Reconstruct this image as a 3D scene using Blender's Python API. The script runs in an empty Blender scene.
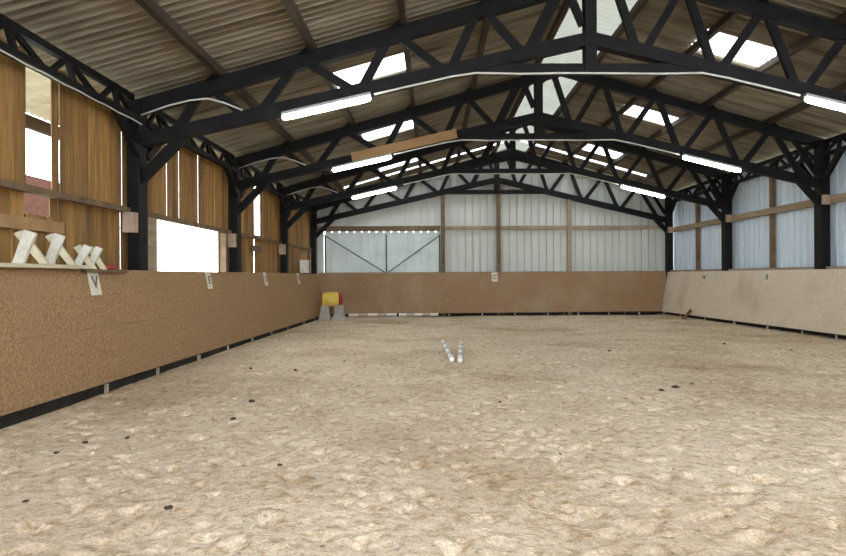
import bpy, bmesh, math, random
import numpy as np
from mathutils import Vector, Matrix, noise

# ------------------------------------------------------------------ scene, camera, light
SC = bpy.context.scene
COL = SC.collection
S = 0.9                      # metres per plan unit
H0 = 1.62                    # camera height above the datum, plan units
RND = random.Random(7)

def W(X, Z, H):              # plan (right, away, up from eye level) -> world
    return Vector((X * S, Z * S, (H + H0) * S))

cam_d = bpy.data.cameras.new('camera')
cam = bpy.data.objects.new('camera', cam_d)
COL.objects.link(cam)
cam_d.sensor_fit = 'HORIZONTAL'
cam_d.sensor_width = 36.0
cam_d.lens = 36.0 * 620.0 / 846.0
cam_d.shift_x = -(443.88 - 423.0) / 846.0
cam_d.shift_y = (275.87 - 278.0) / 846.0
cam_d.clip_end = 300
cam.location = W(0, 0, 0)
cam.rotation_euler = (Matrix.Rotation(-0.017, 3, 'Z') @ Matrix.Rotation(math.pi / 2, 3, 'X')
                      @ Matrix.Rotation(-0.0053, 3, 'Z')).to_euler()
SC.camera = cam

world = bpy.data.worlds.new('overcast_sky')
SC.world = world
world.use_nodes = True
bg = world.node_tree.nodes['Background']
bg.inputs['Color'].default_value = (0.86, 0.93, 1.0, 1)
bg.inputs['Strength'].default_value = 6.0

SC.view_settings.view_transform = 'Standard'
SC.view_settings.look = 'None'
SC.view_settings.gamma = 1.0
SC.view_settings.exposure = 1.08
try:
    SC.cycles.max_bounces = 8
    SC.cycles.diffuse_bounces = 5
    SC.cycles.transmission_bounces = 6
    SC.cycles.sample_clamp_indirect = 6.0
except Exception:
    pass
TUBE_STRENGTH = 22.0

# ------------------------------------------------------------------ materials
def new_mat(name):
    m = bpy.data.materials.new(name)
    m.use_nodes = True
    nt = m.node_tree
    return m, nt, nt.nodes['Principled BSDF']

def mat(name, c1, c2=None, scale=3.0, stretch=(1, 1, 1), rough=0.8, bump=0.0, bscale=None,
        metallic=0.0, detail=6.0, lo=0.35, hi=0.65, c3=None, s3=0.8, t3=(0.5, 0.75), spec=0.3):
    m, nt, p = new_mat(name)
    p.inputs['Roughness'].default_value = rough
    p.inputs['Metallic'].default_value = metallic
    p.inputs['Specular IOR Level'].default_value = spec
    if c2 is None:
        p.inputs['Base Color'].default_value = (*c1, 1)
        return m
    N = nt.nodes
    tc = N.new('ShaderNodeTexCoord'); mp = N.new('ShaderNodeMapping')
    mp.inputs['Scale'].default_value = stretch
    nt.links.new(tc.outputs['Object'], mp.inputs['Vector'])
    nz = N.new('ShaderNodeTexNoise'); nz.inputs['Scale'].default_value = scale
    nz.inputs['Detail'].default_value = detail; nz.inputs['Roughness'].default_value = 0.62
    nt.links.new(mp.outputs['Vector'], nz.inputs['Vector'])
    cr = N.new('ShaderNodeValToRGB')
    cr.color_ramp.elements[0].position = lo; cr.color_ramp.elements[0].color = (*c1, 1)
    cr.color_ramp.elements[1].position = hi; cr.color_ramp.elements[1].color = (*c2, 1)
    nt.links.new(nz.outputs['Fac'], cr.inputs['Fac'])
    out = cr.outputs['Color']
    if c3 is not None:
        n3 = N.new('ShaderNodeTexNoise'); n3.inputs['Scale'].default_value = s3; n3.inputs['Detail'].default_value = 5
        nt.links.new(mp.outputs['Vector'], n3.inputs['Vector'])
        r3 = N.new('ShaderNodeValToRGB')
        r3.color_ramp.elements[0].position = t3[0]; r3.color_ramp.elements[0].color = (0, 0, 0, 1)
        r3.color_ramp.elements[1].position = t3[1]; r3.color_ramp.elements[1].color = (1, 1, 1, 1)
        nt.links.new(n3.outputs['Fac'], r3.inputs['Fac'])
        mx = N.new('ShaderNodeMix'); mx.data_type = 'RGBA'
        nt.links.new(r3.outputs['Color'], mx.inputs['Factor'])
        nt.links.new(out, mx.inputs['A']); mx.inputs['B'].default_value = (*c3, 1)
        out = mx.outputs['Result']
    nt.links.new(out, p.inputs['Base Color'])
    if bump > 0:
        nb = N.new('ShaderNodeTexNoise'); nb.inputs['Scale'].default_value = bscale or scale * 2
        nb.inputs['Detail'].default_value = 6
        nt.links.new(mp.outputs['Vector'], nb.inputs['Vector'])
        b = N.new('ShaderNodeBump'); b.inputs['Strength'].default_value = bump; b.inputs['Distance'].default_value = 0.02
        nt.links.new(nb.outputs['Fac'], b.inputs['Height'])
        nt.links.new(b.outputs['Normal'], p.inputs['Normal'])
    return m

def translucent(name, col, c2, scale=3.0, mixw=0.75):
    m, nt, p = new_mat(name)
    N = nt.nodes
    tc = N.new('ShaderNodeTexCoord')
    nz = N.new('ShaderNodeTexNoise'); nz.inputs['Scale'].default_value = scale; nz.inputs['Detail'].default_value = 5
    nt.links.new(tc.outputs['Object'], nz.inputs['Vector'])
    cr = N.new('ShaderNodeValToRGB')
    cr.color_ramp.elements[0].position = .35; cr.color_ramp.elements[0].color = (*col, 1)
    cr.color_ramp.elements[1].position = .65; cr.color_ramp.elements[1].color = (*c2, 1)
    nt.links.new(nz.outputs['Fac'], cr.inputs['Fac'])
    tr = N.new('ShaderNodeBsdfTranslucent'); df = N.new('ShaderNodeBsdfDiffuse'); mx = N.new('ShaderNodeMixShader')
    mx.inputs['Fac'].default_value = mixw
    nt.links.new(cr.outputs['Color'], tr.inputs['Color']); nt.links.new(cr.outputs['Color'], df.inputs['Color'])
    nt.links.new(df.outputs['BSDF'], mx.inputs[1]); nt.links.new(tr.outputs['BSDF'], mx.inputs[2])
    nt.links.new(mx.outputs['Shader'], N['Material Output'].inputs['Surface'])
    return m

M = {}
M['beam'] = mat('creosoted_timber', (0.003, 0.0026, 0.0028), (0.0085, 0.0074, 0.0076), 4, (1, 1, 1), 0.65, 0.25, 12, spec=0.22)
M['beam_brown'] = mat('weathered_purlin', (0.030, 0.021, 0.014), (0.075, 0.050, 0.032), 3, (1, .25, 1), 0.8, 0.2, 10)
M['rail'] = mat('raw_timber_rail', (0.26, 0.19, 0.125), (0.40, 0.31, 0.215), 3, (1, .3, 2), 0.85, 0.2, 10)
M['rail_dark'] = mat('old_timber_rail', (0.12, 0.078, 0.045), (0.22, 0.145, 0.085), 3, (.4, 1, 1), 0.85, 0.2, 10)
M['plank'] = mat('new_timber_plank', (0.30, 0.17, 0.075), (0.42, 0.26, 0.125), 3, (.3, 1, 1), 0.8)
M['block'] = mat('pale_timber_block', (0.36, 0.25, 0.185), (0.48, 0.36, 0.27), 4, (1, 1, 1), 0.85)
M['boards'] = mat('larch_boards', (0.27, 0.138, 0.040), (0.42, 0.235, 0.075), 5, (1, 3.5, .35), 0.75, 0.25, 14,
                  c3=(0.17, 0.095, 0.042), s3=1.4, t3=(.5, .75))
M['clad'] = mat('profiled_sheet_grey', (0.54, 0.55, 0.51), (0.64, 0.64, 0.59), 1.2, (1, 1, .3), 0.5, 0.0, lo=.3, hi=.7)
M['clad_blue'] = mat('profiled_sheet_pale_blue', (0.66, 0.77, 0.90), (0.76, 0.85, 0.94), 1.2, (1, 1, .3), 0.5, 0.0, lo=.3, hi=.7)
M['doorsheet'] = translucent('translucent_door_sheet', (0.48, 0.52, 0.50), (0.58, 0.61, 0.58), 1.5, 0.035)
M['roof'] = mat('fibre_cement_sheet', (0.185, 0.157, 0.112), (0.30, 0.262, 0.20), 2.2, (.45, 5.5, .45), 0.9, 0.12, 30, lo=.34, hi=.62,
                c3=(0.11, 0.073, 0.042), s3=.8, t3=(.50, .72))  # streaks along the slope stand in for corrugation shade; blotches are stain
M['skylight'] = translucent('clear_rooflight_sheet', (0.80, 0.83, 0.84), (0.9, 0.9, 0.88), 3, 0.85)
M['ridgelight'] = translucent('aged_ridge_sheet', (0.128, 0.125, 0.098), (0.14, 0.139, 0.118), 1, 0.6)
M['canopy'] = translucent('canopy_sheet', (0.085, 0.07, 0.04), (0.12, 0.10, 0.062), 3, 0.6)
M['osb'] = mat('particle_board', (0.225, 0.122, 0.053), (0.44, 0.28, 0.145), 30, (1, 1, 1), 0.8, 0.1, 60, detail=3, lo=.3, hi=.7,
               c3=(0.33, 0.205, 0.11), s3=1.2, t3=(.5, .9))
M['osb_back'] = mat('particle_board_rust', (0.25, 0.143, 0.075), (0.35, 0.218, 0.120), 20, (1, 1, 1), 0.8, 0.1, 60, detail=3, lo=.3, hi=.7,
               c3=(0.36, 0.26, 0.17), s3=.9, t3=(.45, .8))
M['osb_dusty_lit'] = mat('dusty_lit_board', (0.60, 0.495, 0.375), (0.72, 0.61, 0.48), 14, (1, 1, 1), 0.85, 0.1, 60, detail=4, lo=.3, hi=.7,
               c3=(0.50, 0.37, 0.25), s3=.8, t3=(.5, .8))  # dust tone, paled further for side light from the left openings
M['cream'] = mat('cream_paint', (0.60, 0.52, 0.36), (0.70, 0.63, 0.47), 5, (1, 1, 1), 0.7)
M['white_wood'] = mat('white_painted_wood', (0.62, 0.59, 0.50), (0.80, 0.77, 0.69), 8, (1, 1, 1), 0.7)
M['white'] = mat('white_plastic', (0.78, 0.76, 0.70), (0.84, 0.82, 0.77), 6, (1, 1, 1), 0.5)
M['plaque'] = mat('letter_plaque', (0.62, 0.57, 0.45), (0.74, 0.70, 0.58), 6, (1, 1, 1), 0.6)
M['ink'] = mat('letter_black', (0.13, 0.115, 0.10))
M['metal'] = mat('lamp_housing', (0.35, 0.36, 0.34), rough=.5)
M['cable'] = mat('white_conduit', (0.62, 0.60, 0.55), rough=.5)
M['greymetal'] = mat('door_frame_steel', (0.06, 0.08, 0.075), (0.11, 0.13, 0.12), 8, (1, 1, 1), 0.5)
M['yellow'] = mat('yellow_plastic', (0.72, 0.48, 0.07), (0.80, 0.58, 0.14), 5, (1, 1, 1), 0.45)
M['red'] = mat('red_plastic', (0.30, 0.035, 0.025), (0.38, 0.05, 0.03), 5, (1, 1, 1), 0.5)
M['grey_leg'] = mat('grey_trestle', (0.34, 0.32, 0.29), (0.46, 0.44, 0.40), 6, (1, 1, 1), 0.8)
M['band'] = mat('grey_pole_band', (0.46, 0.46, 0.48))
M['dung'] = mat('dark_clod', (0.035, 0.025, 0.018), (0.07, 0.05, 0.03), 12)
M['stone'] = mat('pale_stub', (0.42, 0.36, 0.28), (0.55, 0.48, 0.38), 8)
M['dark'] = mat('gap_shade_dark', (0.02, 0.017, 0.015), (0.04, 0.034, 0.028), 6)  # near-black fill that paints shade into the gaps under the boards
M['tile'] = mat('clay_tiles', (0.022, 0.010, 0.007), (0.040, 0.02, 0.014), 6, rough=1, spec=0)
M['render'] = mat('house_brick', (0.03, 0.017, 0.011), (0.045, 0.027, 0.018), 6, rough=1, spec=0)
M['grass'] = mat('outside_ground', (0.16, 0.16, 0.12), (0.22, 0.22, 0.17), 2)

m, nt, p = new_mat('lit_tube')
p.inputs['Base Color'].default_value = (.9, .9, .9, 1)
p.inputs['Emission Color'].default_value = (0.95, 1.0, 0.90, 1)
p.inputs['Emission Strength'].default_value = TUBE_STRENGTH
M['tube'] = m

def island_variation(m, lo, hi):
    nt = m.node_tree; p = nt.nodes['Principled BSDF']
    src = p.inputs['Base Color'].links[0].from_socket
    g = nt.nodes.new('ShaderNodeNewGeometry'); mr = nt.nodes.new('ShaderNodeMapRange')
    mr.inputs['To Min'].default_value = lo; mr.inputs['To Max'].default_value = hi
    nt.links.new(g.outputs['Random Per Island'], mr.inputs['Value'])
    hs = nt.nodes.new('ShaderNodeHueSaturation')
    nt.links.new(mr.outputs['Result'], hs.inputs['Value']); nt.links.new(src, hs.inputs['Color'])
    nt.links.new(hs.outputs['Color'], p.inputs['Base Color'])
island_variation(M['boards'], .62, 1.15)

def sand_material():
    m, nt, p = new_mat('arena_sand')
    N, L = nt.nodes, nt.links
    tc = N.new('ShaderNodeTexCoord')
    def nz(scale, det, rough=.6):
        n = N.new('ShaderNodeTexNoise'); n.inputs['Scale'].default_value = scale
        n.inputs['Detail'].default_value = det; n.inputs['Roughness'].default_value = rough
        L.new(tc.outputs['Object'], n.inputs['Vector']); return n
    def ramp(n, a, b, ca, cb):
        r = N.new('ShaderNodeValToRGB')
        r.color_ramp.elements[0].position = a; r.color_ramp.elements[0].color = (*ca, 1)
        r.color_ramp.elements[1].position = b; r.color_ramp.elements[1].color = (*cb, 1)
        L.new(n.outputs['Fac'], r.inputs['Fac']); return r
    def mix(fac, a, b, mode='MIX'):
        x = N.new('ShaderNodeMix'); x.data_type = 'RGBA'; x.blend_type = mode
        if isinstance(fac, float): x.inputs['Factor'].default_value = fac
        else: L.new(fac, x.inputs['Factor'])
        for k, v in (('A', a), ('B', b)):
            if isinstance(v, tuple): x.inputs[k].default_value = (*v, 1)
            else: L.new(v, x.inputs[k])
        return x.outputs['Result']
    base = ramp(nz(1.1, 6), .33, .67, (0.68, 0.56, 0.42), (0.80, 0.68, 0.535))
    mott = ramp(nz(11.0, 7, .75), .36, .52, (.67, .56, .42), (1.06, 1.04, 1.04))
    damp = ramp(nz(.33, 4), .48, .68, (0, 0, 0), (1, 1, 1))
    c = mix(damp.outputs['Color'], base.outputs['Color'], (0.50, 0.375, 0.245))
    grain = ramp(nz(60, 4, .75), .30, .60, (0.72, 0.68, 0.62), (1.03, 1.02, 1.0))
    c = mix(1.0, c, grain.outputs['Color'], 'MULTIPLY')
    c = mix(1.0, c, mott.outputs['Color'], 'MULTIPLY')
    bits = ramp(nz(15, 5, .75), .60, .66, (0, 0, 0), (.85, .85, .85))
    c = mix(bits.outputs['Color'], c, (0.17, 0.125, 0.085))
    L.new(c, p.inputs['Base Color'])
    p.inputs['Roughness'].default_value = 0.95
    p.inputs['Specular IOR Level'].default_value = 0.1
    b1 = N.new('ShaderNodeBump'); b1.inputs['Strength'].default_value = .9; b1.inputs['Distance'].default_value = .055
    L.new(nz(14, 6, .65).outputs['Fac'], b1.inputs['Height'])
    b2 = N.new('ShaderNodeBump'); b2.inputs['Strength'].default_value = .5; b2.inputs['Distance'].default_value = .008
    L.new(nz(90, 3, .6).outputs['Fac'], b2.inputs['Height']); L.new(b1.outputs['Normal'], b2.inputs['Normal'])
    L.new(b2.outputs['Normal'], p.inputs['Normal'])
    return m
M['sand'] = sand_material()

# ------------------------------------------------------------------ builders
ORG = {}
def tag(o, label=None, cat=None, group=None, kind=None):
    if label: o['label'] = label
    if cat: o['category'] = cat
    if group: o['group'] = group
    if kind: o['kind'] = kind
    return o

def thing(name, loc, label, cat, group=None):
    o = bpy.data.objects.new(name, None); COL.objects.link(o)
    o.empty_display_size = .2
    o.location = loc; ORG[o] = Vector(loc)
    return tag(o, label, cat, group)

class MB:
    def __init__(s): s.v = []; s.f = []
    def add(s, vs, fs):
        n = len(s.v); s.v += [Vector(v) for v in vs]; s.f += [tuple(i + n for i in f) for f in fs]; return s
    def hexa(s, q):                               # 8 corners: bottom ring then top ring
        return s.add(q, [(3, 2, 1, 0), (4, 5, 6, 7), (0, 1, 5, 4), (1, 2, 6, 5), (2, 3, 7, 6), (3, 0, 4, 7)])
    def box(s, X0, X1, Z0, Z1, Ha, Hb):           # plan units
        return s.hexa([W(X0, Z0, Ha), W(X1, Z0, Ha), W(X1, Z1, Ha), W(X0, Z1, Ha),
                       W(X0, Z0, Hb), W(X1, Z0, Hb), W(X1, Z1, Hb), W(X0, Z1, Hb)])
    def beam(s, a, b, w, d, up=(0, 0, 1)):        # a, b in world; w across, d along 'up'; w,d plan units
        a, b = Vector(a), Vector(b); t = (b - a).normalized(); u = Vector(up)
        r = t.cross(u)
        if r.length < 1e-4: r = t.cross(Vector((0, 1, 0)))
        r.normalize(); u = r.cross(t).normalized()
        r = r * (w * S / 2); u = u * (d * S / 2)
        q = [p + x for p in (a, b) for x in (-r - u, r - u, r + u, -r + u)]
        return s.add(q, [(3, 2, 1, 0), (4, 5, 6, 7), (0, 1, 5, 4), (1, 2, 6, 5), (2, 3, 7, 6), (3, 0, 4, 7)])
    def tube(s, pts, rad, n=8, closed=True, radii=None):
        pts = [Vector(p) for p in pts]; base = len(s.v)
        for i, p in enumerate(pts):
            t = (pts[min(i + 1, len(pts) - 1)] - pts[max(i - 1, 0)]).normalized()
            u = Vector((0, 0, 1)) if abs(t.z) < .9 else Vector((1, 0, 0))
            r = t.cross(u).normalized(); u = r.cross(t).normalized()
            rr = radii[i] if radii else rad
            for k in range(n):
                a = 2 * math.pi * k / n
                s.v.append(p + (r * math.cos(a) + u * math.sin(a)) * rr)
        for i in range(len(pts) - 1):
            for k in range(n):
                k2 = (k + 1) % n
                s.f.append((base + i * n + k, base + i * n + k2, base + (i + 1) * n + k2, base + (i + 1) * n + k))
        if closed:
            s.f.append(tuple(base + k for k in range(n))[::-1])
            s.f.append(tuple(base + (len(pts) - 1) * n + k for k in range(n)))
        return s
    def build(s, name, m, parent=None, smooth=False, bevel=0.0, fix=True):
        if parent is not None: org = ORG[parent]
        else:
            xs = [v.x for v in s.v]; ys = [v.y for v in s.v]
            org = Vector(((min(xs) + max(xs)) / 2, (min(ys) + max(ys)) / 2, min(v.z for v in s.v)))
        me = bpy.data.meshes.new(name)
        me.from_pydata([v - org for v in s.v], [], s.f)
        if fix:
            bm = bmesh.new(); bm.from_mesh(me)
            bmesh.ops.recalc_face_normals(bm, faces=bm.faces)
            bm.to_mesh(me); bm.free()
        if smooth:
            for p in me.polygons: p.use_smooth = True
        me.materials.append(m)
        o = bpy.data.objects.new(name, me); COL.objects.link(o)
        ORG[o] = org
        if parent is not None: o.parent = parent
        else: o.location = org
        if bevel > 0:
            b = o.modifiers.new('bevel', 'BEVEL'); b.width = bevel; b.segments = 2; b.limit_method = 'ANGLE'
        return o

def struct(o): o['kind'] = 'structure'; return o

# ------------------------------------------------------------------ plan dimensions (plan units)
ZF = [None, 10.81, 16.09, 21.37, 26.65]          # frames, nearest first
XL, XR = -5.1, 10.2                                # post centre lines
XK, XRID = 2.755, 3.375                            # king post, ridge
SL = 0.2844
def raf(X): return 2.925 + SL * (X + 5.1) if X < XRID else 2.925 + SL * (XRID + 5.1) - SL * (X - XRID)
def low(X):
    return 2.34 + 1.782 * ((X - XL) / (XK - XL) if X < XK else (XR - X) / (XR - XK))
ROOF_UP = 0.32
def roofH(X): return raf(X) + ROOF_UP
def flr(Z): return -1.50 - .0083 * Z
ZB = 26.92                                         # back wall
ZN = -3.0                                          # near end of hall
KT = 0.114

# ------------------------------------------------------------------ floor: trodden sand
def build_floor():
    zs = [2.2]
    while zs[-1] < 27.2: zs.append(zs[-1] + min(.0052 * zs[-1], .07))
    zs = np.array(zs)
    xs = np.arange(-5.6, 10.9, .025)
    Xg, Zg = np.meshgrid(xs, zs)
    Hh = np.zeros_like(Xg)
    rs = np.random.RandomState(3)
    # smooth random undulation
    for _ in range(26):
        kx, kz = rs.uniform(-3.2, 3.2, 2); ph = rs.uniform(0, 6.28)
        Hh += .0022 * np.sin(kx * Xg + kz * Zg + ph)
    for _ in range(30):
        kx, kz = rs.uniform(-11, 11, 2); ph = rs.uniform(0, 6.28)
        Hh += .0007 * np.sin(kx * Xg + kz * Zg + ph)
    # hoof prints: pit with a pushed-up rim
    n = 9000
    px = rs.uniform(-4.9, 10.2, n); pz = 2.0 + 25 * rs.uniform(0, 1, n) ** 1.0
    for i in range(n):
        r = rs.uniform(.035, .075); d = r * rs.uniform(.26, .62); an = rs.uniform(0, 6.28); el = rs.uniform(1.0, 1.5)
        i0, i1 = np.searchsorted(zs, [pz[i] - 2.6 * r, pz[i] + 2.6 * r])
        j0, j1 = np.searchsorted(xs, [px[i] - 2.6 * r, px[i] + 2.6 * r])
        if i1 <= i0 or j1 <= j0: continue
        dx = Xg[i0:i1, j0:j1] - px[i]; dz = Zg[i0:i1, j0:j1] - pz[i]
        a = (dx * math.cos(an) + dz * math.sin(an)) / el; b = -dx * math.sin(an) + dz * math.cos(an)
        q = np.sqrt(a * a + b * b) / r
        Hh[i0:i1, j0:j1] += -d * np.exp(-(q ** 2) * 1.3) + .18 * d * np.exp(-((q - 1.35) ** 2) * 7) * (1 + .8 * np.sin(np.arctan2(b, a) + an))
    # calmer along the boards
    edge = np.clip(np.minimum(Xg + 5.0, 10.1 - Xg) / .8, .35, 1) * np.clip((26.6 - Zg) / 1.0, .35, 1)
    Hh *= edge
    Hh = np.clip(Hh, -.08, .02)
    Hh -= (.05 + .04 * np.clip((14 - Zg) / 6, 0, 1)) * np.clip((-4.42 - Xg) / .22, 0, 1) - .03 * np.clip((Xg - 9.5) / .2, 0, 1)   # trough sunk along the left boards to widen the dark gap; right side raised
    Hh += -1.50 - .0083 * Zg
    v = np.stack([Xg * S, Zg * S, (Hh + H0) * S], -1).reshape(-1, 3)
    nr, nc = Xg.shape
    idx = np.arange(nr * nc).reshape(nr, nc)
    f = np.stack([idx[:-1, :-1], idx[:-1, 1:], idx[1:, 1:], idx[1:, :-1]], -1).reshape(-1, 4)
    verts = v.tolist(); faces = f.tolist()
    k = len(verts)                                    # plain strip running back under and behind the viewpoint
    verts += [tuple(W(-5.6, ZN, flr(ZN))), tuple(W(10.9, ZN, flr(ZN))), tuple(W(10.9, 2.2, flr(2.2) - .01)), tuple(W(-5.6, 2.2, flr(2.2) - .01))]
    faces.append([k, k + 1, k + 2, k + 3])
    me = bpy.data.meshes.new('floor'); me.from_pydata(verts, [], faces)
    me.polygons.foreach_set('use_smooth', [True] * len(me.polygons))
    me.materials.append(M['sand'])
    o = bpy.data.objects.new('floor', me); COL.objects.link(o); ORG[o] = Vector()
    struct(o)
    # height lookup for things resting on the sand
    def at(X, Z):
        i = min(max(np.searchsorted(zs, Z), 0), nr - 1); j = min(max(np.searchsorted(xs, X), 0), nc - 1)
        return float(Hh[i, j])
    return at
sandH = build_floor()
b = MB(); b.box(-80, 80, -40, 120, -2.6, -2.45); struct(b.build('floor_outside', M['grass']))

# ------------------------------------------------------------------ roof: corrugated sheets, rooflights
PITCH, AMP = 0.197, 0.050
SUB = 10
L_STOPS = [-5.78, -3.66, -2.08, -.5, 1.05, 2.65, XRID]
R_STOPS = [XRID, 4.1, 5.65, 7.17, 8.8, 10.78]
NZ = int((27.25 - ZN) / PITCH * SUB)
def zrow(i): return ZN + i * PITCH / SUB
PANEL_Z = [(-2.4, -1.2), (1.9, 3.1), (7.0, 8.2), (12.6, 13.55), (17.95, 18.9), (23.2, 24.1)]  # nearest ones are unseen rooflights, added to soften light on the sand
def cell_kind(bandL, band, i):
    z = zrow(i + .5)
    if 25.25 <= z <= 25.62 and band not in ('eave',): return ('slot', 0)
    if band == 'ridge': return ('ridge', 0)
    if band == 'panel':
        for k, (a, c) in enumerate(PANEL_Z):
            if a <= z <= c: return ('panel', k)
    return ('roof', 0)
roof_parts = {}
for side, stops in (('left', L_STOPS), ('right', R_STOPS)):
    for bi in range(len(stops) - 1):
        x0, x1 = stops[bi], stops[bi + 1]
        band = 'plain'
        if side == 'left':
            if bi == 2: band = 'panel'
            if bi == 5: band = 'ridge'
            if bi == 0: band = 'eave'
        else:
            if bi == 2: band = 'panel'
            if bi == 0: band = 'ridge'
            if bi == 4: band = 'eave'
        lap = .035 if bi else 0
        cells = {}
        for i in range(NZ): cells.setdefault(cell_kind(side, band, i), []).append(i)
        for (kind, k), lst in cells.items():
            key = 'ceiling' if kind == 'roof' else (side, kind, k) if kind == 'panel' else (side, kind, 0)
            mb = roof_parts.setdefault(key, MB())
            vid = {}
            up = 0
            def vert(i, e):
                if (i, e) not in vid:
                    x = x0 if e == 0 else x1
                    h = roofH(x) + AMP * math.cos(2 * math.pi * i / SUB)
                    vid[(i, e)] = len(mb.v); mb.v.append(W(x, zrow(i), h))
                return vid[(i, e)]
            for i in lst:
                mb.f.append((vert(i, 0), vert(i, 1), vert(i + 1, 1), vert(i + 1, 0)))
wn = 1
for key, mb in roof_parts.items():
    if key == 'ceiling':
        o = mb.build('ceiling', M['roof'], smooth=True, fix=False); struct(o)
    else:
        side, kind, k = key
        o = mb.build('window_%d' % wn, M['ridgelight'] if kind == 'ridge' else M['skylight'], smooth=True, fix=False)
        wn += 1; struct(o)

# ------------------------------------------------------------------ walls
BR = (8.15, 8.70, 11.62, 15.42, 18.45, 19.05)
def wall_left():
    mb = MB(); z = ZN; r = random.Random(11)
    while z < 27.0:
        w = r.choice([.17, .2, .2, .22]); g = r.choice([.004, .005, .006, .006, .008, .012])
        x = -5.27 - r.uniform(0, .018)
        for br in BR:
            if z + .01 < br < z + w: w = br - z
        z1 = min(z + w - g, 27.0); zc = (z + z1) / 2
        def seg(a, c):
            mb.box(x - .014, x, z, z1, a, c)
        top = 2.95
        if 8.15 < zc < 8.70:
            seg(flr(z) - .1, .84)
        elif 11.62 < zc < 15.42:
            seg(1.12, top); seg(flr(z) - .1, -.05)
        elif 18.45 < zc < 19.05:
            seg(flr(z) - .1, 1.25); seg(2.72, top)
        else:
            seg(1.12, top); 
            x -= .03
            seg(flr(z) - .1, 1.12)
        z += w
    return struct(mb.build('wall_left', M['boards']))
wall_left()

def profile(n_pitch, p=.32, d=.055):
    out = []
    for i in range(n_pitch):
        out += [(i * p, 0), (i * p + .262, 0), (i * p + .268, -d), (i * p + .314, -d)]
    out.append((n_pitch * p, 0))
    return out
def sheet_wall(name, start, length, to_world, bottom, top, m, holes=()):
    mb = MB(); pr = profile(int(length / .32))
    for (a, da), (c, dc) in zip(pr, pr[1:]):
        mid = start + (a + c) / 2
        spans = [(bottom(mid), None)]
        lo = bottom(mid); hole = [h for h in holes if h[0] < mid < h[1]]
        segs = [(lo, lo, None)]
        if hole:
            h0, h1 = hole[0][2], hole[0][3]
            rng = [(lo, h0, False), (h1, None, True)]
        else: rng = [(lo, None, True)]
        for s0, s1, tp in rng:
            ta = top(start + a) if tp else s1; tcx = top(start + c) if tp else s1
            n = len(mb.v)
            mb.v += [to_world(start + a, da, s0), to_world(start + c, dc, s0), to_world(start + c, dc, tcx), to_world(start + a, da, ta)]
            mb.f.append((n, n + 1, n + 2, n + 3))
    o = mb.build(name, m, fix=False)
    sm = o.modifiers.new('thickness', 'SOLIDIFY'); sm.thickness = .006; sm.offset = 0
    return struct(o)
DX0, DX1 = -4.80, .34                              # opening behind the sliding door
DH1 = 1.98
sheet_wall('wall_back', -5.3, 15.9, lambda a, d, h: W(a, ZB - d, h), lambda a: -1.85,
           lambda a: roofH(a) - .07, M['clad'], holes=[(DX0, DX1, 0.02, DH1)])
sheet_wall('wall_right', ZN, 30.1, lambda a, d, h: W(10.46 - d, a, h), lambda a: -1.85,
           lambda a: 3.45, M['clad_blue'])

q = MB(); q.box(-5.3, 10.46, ZN - .1, ZN - .02, flr(ZN) - .1, 1.3)
struct(q.build('wall_front_baffle', M['boards']))  # unseen low wall, added to cut low frontal daylight on the sand

# sliding door in the back wall
door = thing('door_1', W(-2.2, ZB - .02, -.1), None, None); door['kind'] = 'structure'
mb = MB(); pr = profile(16, .32, .045)
for (a, da), (c, dc) in zip(pr, pr[1:]):
    n = len(mb.v); X0 = -4.66; tp = 1.90 if .04 < c - a < .06 else 1.97
    if X0 + c > .45: break
    mb.v += [W(X0 + a, ZB - .06 - da, -.1), W(X0 + c, ZB - .06 - dc, -.1), W(X0 + c, ZB - .06 - dc, tp), W(X0 + a, ZB - .06 - da, tp)]
    mb.f.append((n, n + 1, n + 2, n + 3))
o = mb.build('door_sheet', M['doorsheet'], door, fix=False); o['label'] = 'pale ribbed door sheet'
for nm, a, c, w in (('frame_stile', (-4.65, -.05), (-4.65, 1.80), .07), ('frame_stile', (-2.02, -.02), (-2.02, 1.80), .06), ('frame_stile', (.28, -.05), (.28, 1.8), .07),
                 ('frame_rail', (-4.7, .12), (.3, .12), .07), ('frame_brace', (-4.70, 1.78), (-2.05, .14), .05), ('frame_brace', (.27, 1.74), (-1.98, .14), .05)):
    q = MB(); q.beam(W(a[0], ZB - .115, a[1]), W(c[0], ZB - .115, c[1]), .05, w, up=(0, 1, 0) if False else (0, 0, 1) if abs(a[0] - c[0]) > .01 else (1, 0, 0))
    q.build(nm, M['greymetal'], door)

# outside the left wall: open lean-to canopy and a tiled house
mb = MB()
n_c = 140
for i in range(n_c):
    za = 6.2 + i * .05; zb = za + .05
    fa = .022 * math.cos(2 * math.pi * za / .197); fb = .022 * math.cos(2 * math.pi * zb / .197)
    n = len(mb.v)
    mb.v += [W(-5.6, za, 3.2 + fa), W(-7.5, za, 3.06 + fa), W(-7.5, zb, 3.06 + fb), W(-5.6, zb, 3.2 + fb)]
    mb.f.append((n, n + 1, n + 2, n + 3))
cano = thing('canopy', W(-6.5, 9.7, flr(9)), 'pale corrugated lean-to canopy outside the tall slot in the left board wall', 'canopy')
mb.build('roof_sheet', M['canopy'], cano, smooth=True, fix=False)
q = MB(); q.box(-7.55, -7.45, 6.2, 13.2, 2.78, 3.02); q.build('fascia_beam', M['beam_brown'], cano)
for zz in (6.5, 12.9):
    q = MB(); q.box(-7.58, -7.42, zz - .08, zz + .08, -2.45, 2.80); q.build('post', M['beam_brown'], cano)
hs = thing('house', W(-27, 41, -2.45), 'brick house with clay tile roof seen through the tall slot', 'house')
q = MB(); q.box(-31, -24, 35, 47, -2.45, 3.9); q.build('house_wall', M['render'], hs)
q = MB()
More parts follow.
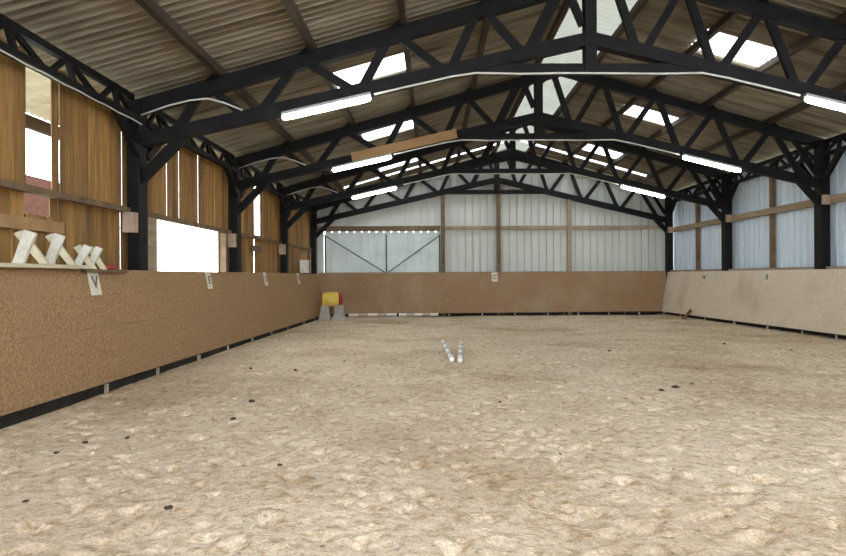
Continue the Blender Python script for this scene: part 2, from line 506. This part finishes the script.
q.add([W(-31.4, 34.6, 3.7), W(-23.6, 34.6, 3.7), W(-23.6, 47.4, 3.7), W(-31.4, 47.4, 3.7), W(-27.5, 34.6, 7.0), W(-27.5, 47.4, 7.0)],
      [(0, 1, 2, 3), (0, 4, 1), (3, 2, 5), (0, 3, 5, 4), (1, 4, 5, 2)])
q.build('house_roof', M['tile'], hs)

# ------------------------------------------------------------------ timber frames
def fb(mb, a, c, Z, depth, thick):                   # member in the plane of a frame, plan coords
    return mb.beam(W(a[0], Z, a[1]), W(c[0], Z, c[1]), thick, depth, up=(0, 0, 1) if abs(a[0] - c[0]) > .02 else (1, 0, 0))

LB, LT = [-4.45, -3.0, -1.25, .31, 1.67], [-3.92, -2.28, -.68, .84, 2.3]
RT, RB = [3.12, 4.43, 5.85, 7.35, 8.87], [3.65, 5.0, 6.48, 8.05, 9.78]
FR_LABEL = ['black timber roof truss and posts nearest the viewer, carrying the two biggest lamps',
            'second black timber truss and posts, with a fresh brown plank fixed on its left chord',
            'third black timber truss and posts, between the brown-planked truss and the gable',
            'last black timber truss and posts, standing against the grey gable wall']
frames = []
for k in range(1, 5):
    Z = ZF[k]
    t = thing('truss_frame', W(XK, Z, flr(Z)), FR_LABEL[k - 1], 'roof truss', 'timber truss frames of the hall')
    frames.append(t)
    q = MB(); q.box(XL - .11, XL + .10, Z - .16, Z + .16, flr(Z) - .06, raf(XL) + .12); q.build('post', M['beam'], t, bevel=.012)
    q = MB(); q.box(XR - .12, XR + .12, Z - .16, Z + .16, flr(Z) - .06, raf(XR) + .10); q.build('post', M['beam'], t, bevel=.012)
    q = MB(); fb(q, (-5.2, raf(-5.2)), (XRID + .02, raf(XRID)), Z, .25, .17); q.build('rafter', M['beam'], t)
    q = MB(); fb(q, (XRID - .02, raf(XRID)), (10.3, raf(10.3)), Z, .25, .17); q.build('rafter', M['beam'], t)
    q = MB(); fb(q, (XL, low(XL)), (XK, low(XK)), Z, .22, .20); q.build('lower_chord', M['beam'], t)
    q = MB(); fb(q, (XK, low(XK)), (XR, low(XR)), Z, .22, .20); q.build('lower_chord', M['beam'], t)
    q = MB(); q.box(XK - .10, XK + .10, Z - .12, Z + .12, 3.52, raf(XK) - .05); q.build('king_post', M['beam'], t)
    q = MB(); fb(q, (.55, 3.60), (4.95, 3.60), Z, .165, .15); q.build('collar', M['beam'], t)
    st = []
    for i in range(5):
        st.append(((LB[i], low(LB[i])), (LT[i] - .06, raf(LT[i] - .06)), .15 if i < 4 else .2))
        if i < 4: st.append(((LT[i] + .06, raf(LT[i] + .06)), (LB[i + 1] - (.25 if i == 0 else .06), low(LB[i + 1] - .1)), .14))
    st.append(((XK - .12, low(XK) + .25), (2.35, raf(2.35)), .13))
    st.append(((XK + .08, low(XK) + .9), (RT[0], raf(RT[0])), .10))
    for i in range(5):
        st.append(((RT[i] + .03, raf(RT[i])), (RB[i] - .06, low(RB[i])), .14))
        if i < 4: st.append(((RB[i] + .06, low(RB[i])), (RT[i + 1] - .05, raf(RT[i + 1])), .14))
    st.append(((9.4, raf(9.4)), (10.05, low(10.05) + .25), .12))
    for a, c, d in st:
        q = MB(); fb(q, a, c, Z, d, .09); q.build('strut', M['beam'], t)
    q = MB(); fb(q, (XL + .02, 1.66), (-4.20, low(-4.20)), Z, .17, .12); q.build('knee_brace', M['beam'], t)
    q = MB(); fb(q, (XR - .02, 1.80), (9.55, low(9.55)), Z, .17, .12); q.build('knee_brace', M['beam'], t)
    for x in (-3.66, -2.08, -.5, 1.05, 2.65, 4.1, 5.65, 7.17, 8.8):  # wedge cleats holding the purlins
        q = MB(); sgn = -1 if x < XRID else 1
        zz = Z - .085
        q.add([W(x + sgn * .28, zz, raf(x + sgn * .28) + .1), W(x, zz, raf(x) + .1), W(x, zz, raf(x) + .27),
               W(x + sgn * .28, Z + .085, raf(x + sgn * .28) + .1), W(x, Z + .085, raf(x) + .1), W(x, Z + .085, raf(x) + .27)],
              [(0, 1, 2), (3, 5, 4), (0, 3, 4, 1), (1, 4, 5, 2), (2, 5, 3, 0)])
        q.build('purlin_cleat', M['beam'], t)
    if k < 4 :
        q = MB(); q.box(XL - .12, XL + .08, Z - .30, Z - .165, .76, 1.1); o = q.build('rail_cleat', M['block'], t); o['label'] = 'pale timber block on the post'
    q = MB(); q.box(XR - .12, XR + .10, Z - .22, Z - .165, 1.80, 2.05); o = q.build('rail_cleat', M['block'], t); o['label'] = 'pale timber block on the post'
    if k == 2:
        q = MB(); q.beam(W(-2.08, Z - .125, low(-2.08) + .03), W(.62, Z - .125, low(.62) + .03), .045, .235); o = q.build('splice_plank', M['plank'], t)
        o['label'] = 'fresh brown plank along the chord'

# eaves girders between the posts
SEG = [(ZF[1] - 5.28, ZF[1], 'nearest the viewer'), (ZF[1], ZF[2], None), (ZF[2], ZF[3], None), (ZF[3], ZF[4], None)]
LLAB = ['black lattice eaves girder on the left wall above the tall slot and white crosses',
        'black lattice eaves girder on the left wall above the wide bright opening',
        'black lattice eaves girder on the left wall above the narrow bright slot',
        'black lattice eaves girder in the far left corner beside the gable']
RLAB = ['black lattice eaves girder at the right edge, nearest on the right wall',
        'black lattice eaves girder on the right wall between first and second truss',
        'black lattice eaves girder on the right wall above the nearer stud',
        'black lattice eaves girder in the far right corner beside the gable']
for side in ('left', 'right'):
    X = -5.02 if side == 'left' else 10.12
    ht, hb = (3.07, 2.69) if side == 'left' else (3.42, 3.08)
    xt = X - .10 if side == 'left' else X + .06
    for k, (z0, z1, _) in enumerate(SEG):
        if side == 'right' and k == 0: continue
        t = thing('eaves_girder', W(X, (z0 + z1) / 2, hb - .1), (LLAB if side == 'left' else RLAB)[k], 'girder', 'lattice eaves girders')
        za, zb = z0 + .165, z1 - .165
        q = MB(); q.beam(W(xt, za, ht), W(xt, zb, ht), .10, .10); q.build('top_chord', M['beam'], t)
        q = MB(); q.beam(W(X, za, hb), W(X, zb, hb), .13, .09); q.build('bottom_chord', M['beam'], t)
        n = 4; dz = (zb - za) / n
        for i in range(n):
            m_ = za + (i + .5) * dz
            q = MB(); q.beam(W(X, za + i * dz + .03, hb), W(xt, m_ - .02, ht), .06, .065); q.build('web', M['beam'], t)
            q = MB(); q.beam(W(xt, m_ + .02, ht), W(X, za + (i + 1) * dz - .03, hb), .06, .065); q.build('web', M['beam'], t)
            q = MB(); q.beam(W(X, m_, hb), W(xt, m_, ht), .06, .08, up=(0, 1, 0)); q.build('web', M['beam'], t)
        hp = 2.1 if side == 'left' else 2.35
        q = MB(); q.beam(W(X, zb - .75, hb), W(X, zb + .02, hp), .10, .13); q.build('wind_brace', M['beam'], t)
        if k > 0:
            q = MB(); q.beam(W(X, za + .75, hb), W(X, za - .02, hp), .10, .13); q.build('wind_brace', M['beam'], t)
    # pale conduit under the left girders
q = MB(); q.tube([W(-4.93, 5.6 + i * .2, 2.60 + .006 * math.sin(i * 1.7)) for i in range(26)], .011 * S, 6)
tag(q.build('conduit_pipe', M['cable']), 'thin pale pipe under the eaves girder along the upper left wall', 'pipe')

# ------------------------------------------------------------------ purlins
PL = [(-3.66, 'lowest brown purlin on the left roof slope, next above the left eaves'), (-2.08, 'second brown purlin up from the left eaves, below the left rooflights'),
      (-.5, 'third purlin up the left slope, along the upper edge of the left rooflights'), (1.05, 'fourth purlin up the left slope, above the left rooflights'),
      (2.65, 'dark purlin along the left edge of the pale ridge sheets'),
      (4.1, 'light-edged purlin along the right edge of the pale ridge sheets'), (5.65, 'purlin along the upper edge of the right rooflights'),
      (7.17, 'brown purlin along the lower edge of the right rooflights'), (8.8, 'lowest brown purlin on the right slope, nearest the right eaves')]
for X, lab in PL:
    h = raf(X) + .195
    q = MB(); q.box(X - .055, X + .055, ZN, ZB - .05, h - .07, h + .07)
    tag(q.build('roof_purlin', M['beam_brown']), lab, 'purlin', 'roof purlins')

# ------------------------------------------------------------------ wall rails and studs
spans = [(ZN, ZF[1] - .17, 'weathered horizontal rail on the left boards behind the white crosses'),
         (ZF[1] + .17, ZF[2] - .17, 'horizontal timber header over the wide bright opening'),
         (ZF[2] + .17, ZF[3] - .17, 'horizontal rail on the left boards under the narrow bright slot'),
         (ZF[3] + .17, ZB - .1, 'short horizontal rail on the left boards by the far corner')]
for a, c, lab in spans:
    q = MB(); q.box(-5.26, -5.14, a, c, 1.10, 1.19)
    tag(q.build('wall_rail', M['rail_dark']), lab, 'rail', 'rails on the left wall')
q = MB(); q.box(-5.25, -5.21, 6.6, 8.85, .62, .78)
tag(q.build('wall_batten', M['plank']), 'short reddish-brown batten nailed across the left boards above the white crosses', 'batten')
q = MB(); q.box(-5.25, -5.19, 17.9, 18.9, .74, .92)
tag(q.build('wall_batten', M['rail_dark']), 'small dark batten on the left boards below the narrow bright slot', 'batten')
q = MB(); q.box(-5.30, -5.12, 11.2, 11.6, -1.6, 1.09)
tag(q.build('door_jamb', M['rail']), 'pale timber jamb at the near side of the wide bright opening', 'post')
q = MB(); q.box(-5.30, -5.14, 15.46, 15.6, -1.6, 1.09)
tag(q.build('door_jamb', M['rail_dark']), 'narrow brown jamb at the far side of the wide bright opening', 'post')
for a, c, lab in ((ZF[1] + .17, ZF[2] - .17, 'pale horizontal rail on the right wall at the right edge of view'),
                  (ZF[2] + .17, ZF[3] - .17, 'pale horizontal rail on the right wall between second and third truss'),
                  (ZF[3] + .17, ZB - .1, 'pale horizontal rail on the right wall next to the far right corner')):
    q = MB(); q.box(10.26, 10.38, a, c, 1.83, 2.02)
    tag(q.build('wall_rail', M['rail']), lab, 'rail', 'rails on the right wall')
for z, lab in ((13.4, 'timber stud on the right wall, outermost to the right'), (18.75, 'timber stud on the right wall between second and third truss'), (24.1, 'timber stud on the right wall next to the far right corner')):
    q = MB(); q.box(10.30, 10.42, z - .07, z + .07, flr(z) - .05, 3.42)
    tag(q.build('wall_stud', M['rail_dark']), lab, 'post', 'studs on the right wall')
Zg = ZB - .12
q = MB(); q.box(-4.98, .32, Zg - .07, Zg + .06, 1.94, 2.16)
tag(q.build('wall_rail', M['rail_dark']), 'rust-brown beam over the pale ribbed sliding door on the back wall', 'rail', 'rails on the back wall')
q = MB(); q.box(.52, 10.06, Zg - .05, Zg + .06, 1.99, 2.14)
tag(q.build('wall_rail', M['rail']), 'long pale rail across the grey back wall to the right of the door', 'rail', 'rails on the back wall')
for x, lab, mm in ((.42, 'brown timber stud beside the sliding door on the back wall', 'rail_dark'), (2.82, 'timber stud in the middle of the back wall', 'rail_dark'), (5.88, 'timber stud on the right part of the back wall', 'rail')):
    q = MB(); q.box(x - .09, x + .09, Zg - .20, Zg - .075, flr(26.6) - .05, low(x) - .02)
    tag(q.build('wall_stud', M[mm]), lab, 'post', 'studs on the back wall')

# ------------------------------------------------------------------ kicking boards
def kicker(name, label, p_top, p_bot, length, m, seam, first, feet, feetpos, normal):
    """p_top(t), p_bot(t): world points along the run"""
    t = thing('kickboard', (p_bot(length / 2) + p_top(length / 2)) / 2 - Vector((0, 0, .75)), label, 'kickboard', 'kicking boards round the arena')
    SH = 2.71
    cuts = [0]; z = first
    while z < length - .05:
        if z > .05: cuts.append(z)
        z += SH
    cuts.append(length)
    for row in (0, 1):
        for a, c in zip(cuts, cuts[1:]):
            sh = .12 if (row and a > 0) else 0; sh2 = .12 if (row and c < length) else 0
            a2, c2 = a + .0015 + sh, c - .0015 + sh2
            f0, f1 = (0, seam - .0012) if row == 0 else (seam + .0012, 1)
            def P(s, f): return p_top(s).lerp(p_bot(s), f)
            n_ = normal * .022
            q = MB(); q.hexa([P(a2, f1), P(c2, f1), P(c2, f1) + n_, P(a2, f1) + n_, P(a2, f0), P(c2, f0), P(c2, f0) + n_, P(a2, f0) + n_])
            q.build('board', m, t)
    # bearers behind the boards, a capping and the short feet
    nb = normal * -.04
    q = MB()
    q.beam(p_top(0) + nb + Vector((0, 0, -.05)), p_top(length) + nb + Vector((0, 0, -.05)), .08, .10); q.build('top_bearer', M['rail_dark'], t)
    for s in feetpos:
        b0 = p_bot(s) - normal * .03
        q = MB(); w = RND.uniform(.016, .034)
        q.box(b0.x / S - w, b0.x / S + w, b0.y / S - w, b0.y / S + w, b0.z / S - H0 - .32, b0.z / S - H0 - .02)
        q.build('foot', M['stone'], t)
    s = .15
    while s < length:                                # raking props behind
        q = MB(); q.beam(p_top(s) + nb, p_bot(s) - normal * .25 + Vector((0, 0, -.1)), .07, .09); q.build('prop', M['rail_dark'], t)
        s += 2.6
    return t
LZ0 = 1.0
ltop = lambda s: W(-4.95, LZ0 + s, KT)
lbot = lambda s: W(-4.65, LZ0 + s, -1.425 - .0079 * (LZ0 + s))
kl = kicker('left', 'brown particle-board kicking wall along the left side, leaning outward', ltop, lbot, 25.35, M['osb'], .515, (8.85 - LZ0) % 2.71, 1,
            [7.95, 9.6, 11.45, 13.2, 15.1, 17.0, 19.0, 21.5, 23.5], Vector((1, 0, .19)).normalized())
RZ0 = 9.0
rtop = lambda s: W(10.05, RZ0 + s, KT)
rbot = lambda s: W(9.75, RZ0 + s, -1.325 - .0092 * (RZ0 + s))
kr = kicker('right', 'dusty kicking wall, side light in its pale colour, along the right side, leaning outward', rtop, rbot, 17.35, M['osb_dusty_lit'], .515, 1.1, 1,
            [4.2, 5.9, 7.3, 9.0, 11.0, 13.2, 15.4], Vector((-1, 0, .19)).normalized())
btop = lambda s: W(-4.93 + s, 26.55, KT - .01 + .0035 * s)
bbot = lambda s: W(-4.93 + s, 26.28, -1.60 + .003 * s)
kb = kicker('back', 'rust-brown kicking wall along the far end below the gable', btop, bbot, 14.94, M['osb_back'], .515, 1.6, 1,
            [5.6, 7.0, 8.4, 9.8, 11.1, 12.4, 13.7], Vector((0, -1, .18)).normalized())
# fascia rail along the top of the far boards
q = MB(); q.box(-4.9, 10.0, 26.65, 26.75, .05, .17)
tag(q.build('ledge_rail', M['rail']), 'thin pale rail along the top of the far kicking wall', 'rail')
q = MB(); q.box(10.15, 10.25, 12.0, 15.85, .10, .19)
q.box(10.15, 10.25, 16.30, 21.15, .10, .19); q.box(10.15, 10.25, 21.60, 26.4, .10, .19)
tag(q.build('ledge_rail', M['rail']), 'pale ledge along the top of the right kicking wall', 'rail')
# near-black strips added as painted shade in the gaps
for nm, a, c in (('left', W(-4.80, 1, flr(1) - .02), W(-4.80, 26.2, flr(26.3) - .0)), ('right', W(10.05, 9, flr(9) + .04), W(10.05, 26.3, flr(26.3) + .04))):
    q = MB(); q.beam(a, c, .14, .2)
    tag(q.build('gap_shade_strip', M['dark']), 'dark strip painting shade in the gap under the %s kicking wall' % nm, 'beam')
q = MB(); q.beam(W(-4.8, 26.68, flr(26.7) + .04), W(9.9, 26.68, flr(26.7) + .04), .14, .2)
tag(q.build('gap_shade_strip', M['dark']), 'dark strip painting shade in the gap under the far kicking wall', 'beam')

# ------------------------------------------------------------------ fluorescent lamps and their cables
def low_at(X, dh, Z, zoff): return W(X, Z + zoff, low(X) + dh)
lamp_lab = [['left lamp on the nearest truss, biggest lit fluorescent tube', 'cut-off lamp at the right picture edge on the nearest truss'],
            ['lit fluorescent lamp below the fresh brown plank, left side', 'lit fluorescent lamp on the right chord of the second truss'],
            ['smallest left lamp, on the third truss', 'smallest right lamp, on the third truss']]
for k in (1, 2, 3):
    Z = ZF[k]
    for j, (xa, xb) in enumerate(((-2.57, -1.06), (6.47, 7.97))):
        if k == 3 and j == 0: xa, xb = -2.76, -1.25
        a = low_at(xa, -.20, Z, -.16); c = low_at(xb, -.20, Z, -.16)
        t = thing('fluorescent_lamp', (a + c) / 2, lamp_lab[k - 1][j], 'lamp', 'fluorescent lamps under the trusses')
        d = (c - a).normalized()
        q = MB(); q.beam(a + Vector((0, 0, .062)), c + Vector((0, 0, .062)), .10, .05); q.build('housing', M['metal'], t)
        q = MB(); L = (c - a).length
        pts = [a + d * L * f for f in (0, .012, .035, .08, .5, .92, .965, .988, 1)]
        q.tube(pts, .055, 12, radii=[.018, .034, .043, .047, .047, .047, .043, .034, .018])
        q.build('diffuser', M['tube'], t, smooth=True)
    # cable clipped under chord and collar
    t = thing('lighting_cable', W(XK, Z - .15, 3.45),
              ['pale cable clipped under the nearest truss, linking its two lamps', 'pale cable clipped under the second truss, linking its two lamps', 'pale cable clipped under the third truss, linking its two lamps'][k - 1],
              'cable', 'cables linking the truss lamps')
    pts = [W(x, Z - .115, low(x) - .135) for x in (-1.0, -.5, 0, .35)] + [W(x, Z - .115, 3.495 + .008 * math.sin(x * 3)) for x in (.75, 1.5, 2.3, 3.1, 3.9, 4.7)] + \
          [W(x, Z - .115, low(x) - .135) for x in (5.15, 5.6, 6.0, 6.4)]
    q = MB(); q.tube(pts, .016, 6); q.build('cable', M['cable'], t, smooth=True)
    arc = [(-4.98, 2.78), (-4.52, 2.94), (-4.15, 3.03), (-3.86, 3.06), (-3.58, 2.99), (-3.26, 2.86)]
    q = MB(); q.tube([W(x, Z - .12, h) for x, h in arc], .014, 6); q.build('cable_loop', M['cable'], t, smooth=True)

# ------------------------------------------------------------------ dressage letters
def letter_plaque(ch, base, across, up, normal, label, w=.25, h=.38):
    """base: world point of top centre"""
    across, up, normal = [v.normalized() for v in (across, up, normal)]
    n_ = normal * .012
    w *= S; h *= S
    tl, tr = base - across * w / 2, base + across * w / 2
    t = thing('letter_sign', base - up * h, label, 'sign', 'dressage letter signs')
    q = MB(); bl, br = tl - up * h, tr - up * h
    q.hexa([bl + n_ * .4, br + n_ * .4, br + n_ * 2, bl + n_ * 2, tl + n_ * .4, tr + n_ * .4, tr + n_ * 2, tl + n_ * 2])
    pq = q.build('plaque', M['plaque'], t)
    cu = bpy.data.curves.new('letter', 'FONT'); cu.body = ch; cu.size = .22 ; cu.align_x = 'CENTER'; cu.extrude = .003; cu.offset = .004
    tmp = bpy.data.objects.new('tmp', cu); COL.objects.link(tmp)
    bpy.context.view_layer.update()
    me = bpy.data.meshes.new_from_object(tmp.evaluated_get(bpy.context.evaluated_depsgraph_get()))
    bpy.data.objects.remove(tmp)
    R = Matrix((across, up, normal)).transposed()
    c0 = base - up * (h * .5 + .075) + n_ * 2.2 - t.location
    for v in me.vertices: v.co = R @ v.co + c0
    me.name = 'letter'; me.materials.clear(); me.materials.append(M['ink'])
    o = bpy.data.objects.new('letter', me); COL.objects.link(o); o.parent = pq; ORG[o] = ORG[t]
    o['label'] = 'black letter %s' % ch
lup = (ltop(5) - lbot(5)).normalized(); rup = (rtop(5) - rbot(5)).normalized(); bup = (btop(5) - bbot(5)).normalized()
nl = Vector((0, 1, 0)).cross(lup).normalized(); nr_ = Vector((0, -1, 0)).cross(rup).normalized(); nbk = Vector((1, 0, 0)).cross(bup).normalized()
for ch, z in (('V', 9.0), ('E', 13.55), ('S', 18.1), ('H', 22.5)):
    letter_plaque(ch, W(-4.95, z, KT - .0) + nl * .022, Vector((0, 1, 0)), lup, nl, 'small pale sign with letter %s on the left kicking wall' % ch)
for ch, z in (('R', 18.35), ('M', 22.65)):
    letter_plaque(ch, W(10.05, z, KT - .02) + nr_ * .022, Vector((0, -1, 0)), rup, nr_, 'small pale sign with letter %s on the right kicking wall' % ch, h=.40)
letter_plaque('C', btop(7.55) + nbk * .022, Vector((1, 0, 0)), bup, nbk, 'small pale sign with letter C at the middle of the far kicking wall', h=.40)

# ------------------------------------------------------------------ ledge with white crosses
q = MB(); q.box(-5.14, -4.80, 4.2, 8.72, KT + .012, KT + .058)
tag(q.build('ledge_plank', M['cream']), 'cream plank lying on top of the left kicking wall under the crosses', 'plank')
q = MB(); q.box(-5.14, -4.84, 8.74, 9.9, KT - .035, KT + .008)
tag(q.build('ledge_plank', M['rail_dark']), 'brown plank on the left kicking wall under the two smaller crosses', 'plank')
CR = ['leftmost white wooden cross on the cream ledge, widest legs', 'second white wooden cross from the left on the cream ledge',
      'smaller white cross, left one of the close pair over the letter V sign', 'smallest white cross, rightmost of the row, by the red rope']
for i, (z, hh, ang, A_, B_, ta_, tb_) in enumerate(((7.72, .40, .10, (-.11, .035), (.16, -.14), .065, .05), (8.30, .40, .15, (-.10, .04), (.16, -.12), .06, .045),
                                   (8.90, .33, .25, (-.10, .07), (.12, -.09), .05, .042), (9.2, .32, .25, (-.09, .07), (.11, -.08), .045, .04))):
    base = W(-4.97, z, KT + (.058 if i < 2 else .008))
    t = thing('jump_cross', base, CR[i], 'jump stand', 'white jump crosses on the ledge')
    Rm = Matrix.Rotation(ang, 3, 'Z')
    for sgn, (xa, xb), th in ((-1, A_, ta_), (1, B_, tb_)):
        a = Vector((xa * S, sgn * .034, 0)); c = Vector((xb * S, sgn * .034, hh * S))
        side = Vector((1, 0, 0)) * th * S; dp = Vector((0, .032, 0))
        tilt = Vector((0, 0, .02 * (1 if xb > xa else -1)))
        q = MB(); q.hexa([base + Rm @ v for v in (a - side - dp, a + side - dp, a + side + dp, a - side + dp,
                          c - side - dp + tilt, c + side - dp - tilt, c + side + dp - tilt, c - side + dp + tilt)])
        q.build('cross_plank', M['white_wood'] if sgn < 0 else M['cream'], t, bevel=.008)
pts = []
for i in range(30):
    a = i * .7; pts.append(W(-4.95 + .07 * math.cos(a), 9.55 + .15 * math.sin(a) + .002 * i, KT + .008 + .018 + .0012 * i))
q = MB(); q.tube(pts, .017, 6)
tag(q.build('rope_coil', M['red'], smooth=True), 'small red rope coil lying on the ledge beside the crosses', 'rope')
q = MB(); q.box(-5.13, -4.83, 23.9, 24.25, KT + .03, KT + .50)
t = tag(q.build('storage_box', M['white_wood'], bevel=.01), 'pale box on top of the left kicking wall near the far corner', 'box')
q = MB(); q.box(-5.15, -4.81, 23.88, 24.27, KT + .50, KT + .53); q.build('lid', M['cream'], t)
q = MB(); q.box(-5.14, -4.82, 23.6, 24.5, KT - .02, KT + .03)
tag(q.build('ledge_plank', M['rail_dark']), 'short plank under the pale box in the far left corner', 'plank')

# ------------------------------------------------------------------ things on the sand
# two painted poles lying away from the viewer
def ground_pole(x0, z0, x1, z1, label):
    a = W(x0, z0, sandH(x0, z0) + .055); c = W(x1, z1, sandH(x1, z1) + .055)
    mid = max(sandH(x0 + (x1 - x0) * f, z0 + (z1 - z0) * f) - (sandH(x0, z0) * (1 - f) + sandH(x1, z1) * f) for f in [i / 20 for i in range(21)])
    lift = Vector((0, 0, max(mid, 0) * S * .6)); a += lift; c += lift
    t = thing('ground_pole', (a + c) / 2, label, 'pole', 'striped poles on the sand')
    n = 7
    for i in range(n):
        q = MB(); q.tube([a.lerp(c, i / n), a.lerp(c, (i + 1) / n)], .046 * S * (1 if i % 2 == 0 else .98), 14)
        q.build('pole_band', M['white'] if i % 2 == 0 else M['band'], t, smooth=False)
    return t
ground_pole(.33, 11.35, .22, 14.6, 'left of two white banded poles lying on the sand, angled')
ground_pole(.47, 11.15, .64, 14.4, 'right of two white banded poles lying on the sand, nearly straight')

# yellow drum on two flared grey trestles in the far left corner
zc = 24.5; xc = -3.98; base = W(xc, zc, flr(zc))
t = thing('barrel_jump', base, 'yellow drum with red end on two grey flared legs in the far left corner', 'jump')
q = MB(); A = Vector((.96, .28, 0)).normalized(); cen = W(xc - .05, zc, flr(zc) + .80)
ps = [(-.40, .17), (-.385, .24), (-.30, .272), (-.15, .29), (.0, .292), (.15, .29), (.26, .28)]
q.tube([cen + A * p_ * S for p_, _ in ps], .2, 20, radii=[r * S for _, r in ps]); dr = q.build('drum', M['yellow'], t, smooth=True)
ps = [(.26, .283), (.30, .283), (.40, .275), (.425, .24)]
q = MB(); q.tube([cen + A * p_ * S for p_, _ in ps], .2, 20, radii=[r * S for _, r in ps]); o = q.build('drum_end', M['red'], dr, smooth=True); o['label'] = 'red drum end'
for sx in (-.28, .26):
    q = MB()
    rings = []
    for h, wx, wz in ((-.02, .25, .24), (.15, .20, .20), (.35, .165, .17), (.58, .15, .20)):
        rings.append([W(xc + sx + wx * dx, zc + wz * dz, flr(zc) + h) for dx, dz in ((-1, -1), (-.35, -1.12), (.35, -1.12), (1, -1), (1, 1), (-1, 1))])
    for r_ in rings: q.v += r_
    n = 6
    for i in range(len(rings) - 1):
        for k in range(n):
            q.f.append((i * n + k, i * n + (k + 1) % n, (i + 1) * n + (k + 1) % n, (i + 1) * n + k))
    q.f.append(tuple(range(n))[::-1]); q.f.append(tuple(range((len(rings) - 1) * n, len(rings) * n)))
    q.build('leg', M['grey_leg'], t)
# white poles lying along the foot of the far boards
for i, (xa, xb, lab) in enumerate(((-3.55, -1.55, 'white pole on the sand below the far kicking wall, beside the yellow drum'), (-1.45, .20, 'white pole lying at the far kicking wall, farther from the yellow drum'))):
    tt = thing('jump_pole', W((xa + xb) / 2, 26.0, flr(26)), lab, 'pole', 'white poles along the far boards')
    n = 5
    for j in range(n):
        x_, y_ = xa + (xb - xa) * j / n, xa + (xb - xa) * (j + 1) / n
        q = MB(); q.tube([W(x_, 26.03, flr(26) + .095), W(y_, 26.03, flr(26) + .095)], .06 * S, 12)
        q.build('pole_band', M['white'] if j % 2 == 0 else M['stone'], tt)
# rusty offcut sticking up by the right boards
q = MB(); q.beam(W(9.46, 23.4, flr(23.4) - .03), W(9.66, 23.1, flr(23.4) + .36), .05, .10)
tag(q.build('wood_offcut', M['rail_dark']), 'small brown offcut leaning at the foot of the right kicking wall', 'offcut')

# dark clods on the sand
def clod(X, Z, r, seed):
    q = MB(); bm = bmesh.new(); bmesh.ops.create_icosphere(bm, subdivisions=2, radius=r * S)
    for v in bm.verts:
        v.co *= 1 + .9 * noise.noise(v.co * (3 / r) + Vector((seed * 3.1, 0, 0)))
        v.co.z *= .5
    bm.verts.ensure_lookup_table()
    base = W(X, Z, sandH(X, Z) + r * .25)
    q.add([base + v.co for v in bm.verts], [tuple(v.index for v in f.verts) for f in bm.faces]); bm.free()
    tag(q.build('sand_clod', M['dung'], smooth=True), 'small dark clod lying loose on the sand', 'clod', 'dark clods scattered on the sand')
def px(u, v):                                        # sand point seen at a photo position
    z = 10.0
    for _ in range(8): z = 620 * (-flr(z)) / (v - 276.0 + .0053 * (u - 434))
    return ((u - 434) * z / 620, z)
for i, (u, v, r) in enumerate(((677, 390, .075), (663, 393, .05), (170, 508, .04), (253, 400, .06), (234, 419, .05), (88, 441, .04), (296, 371, .05), (252, 369, .05), (694, 386, .035),
                               (727, 345, .06), (610, 352, .05), (280, 466, .03), (60, 452, .04), (130, 437, .035), (345, 361, .05), (795, 352, .05), (560, 452, .03), (30, 500, .03), (500, 402, .035))):
    X, Z = px(u, v); clod(X, Z, r * .62, i)
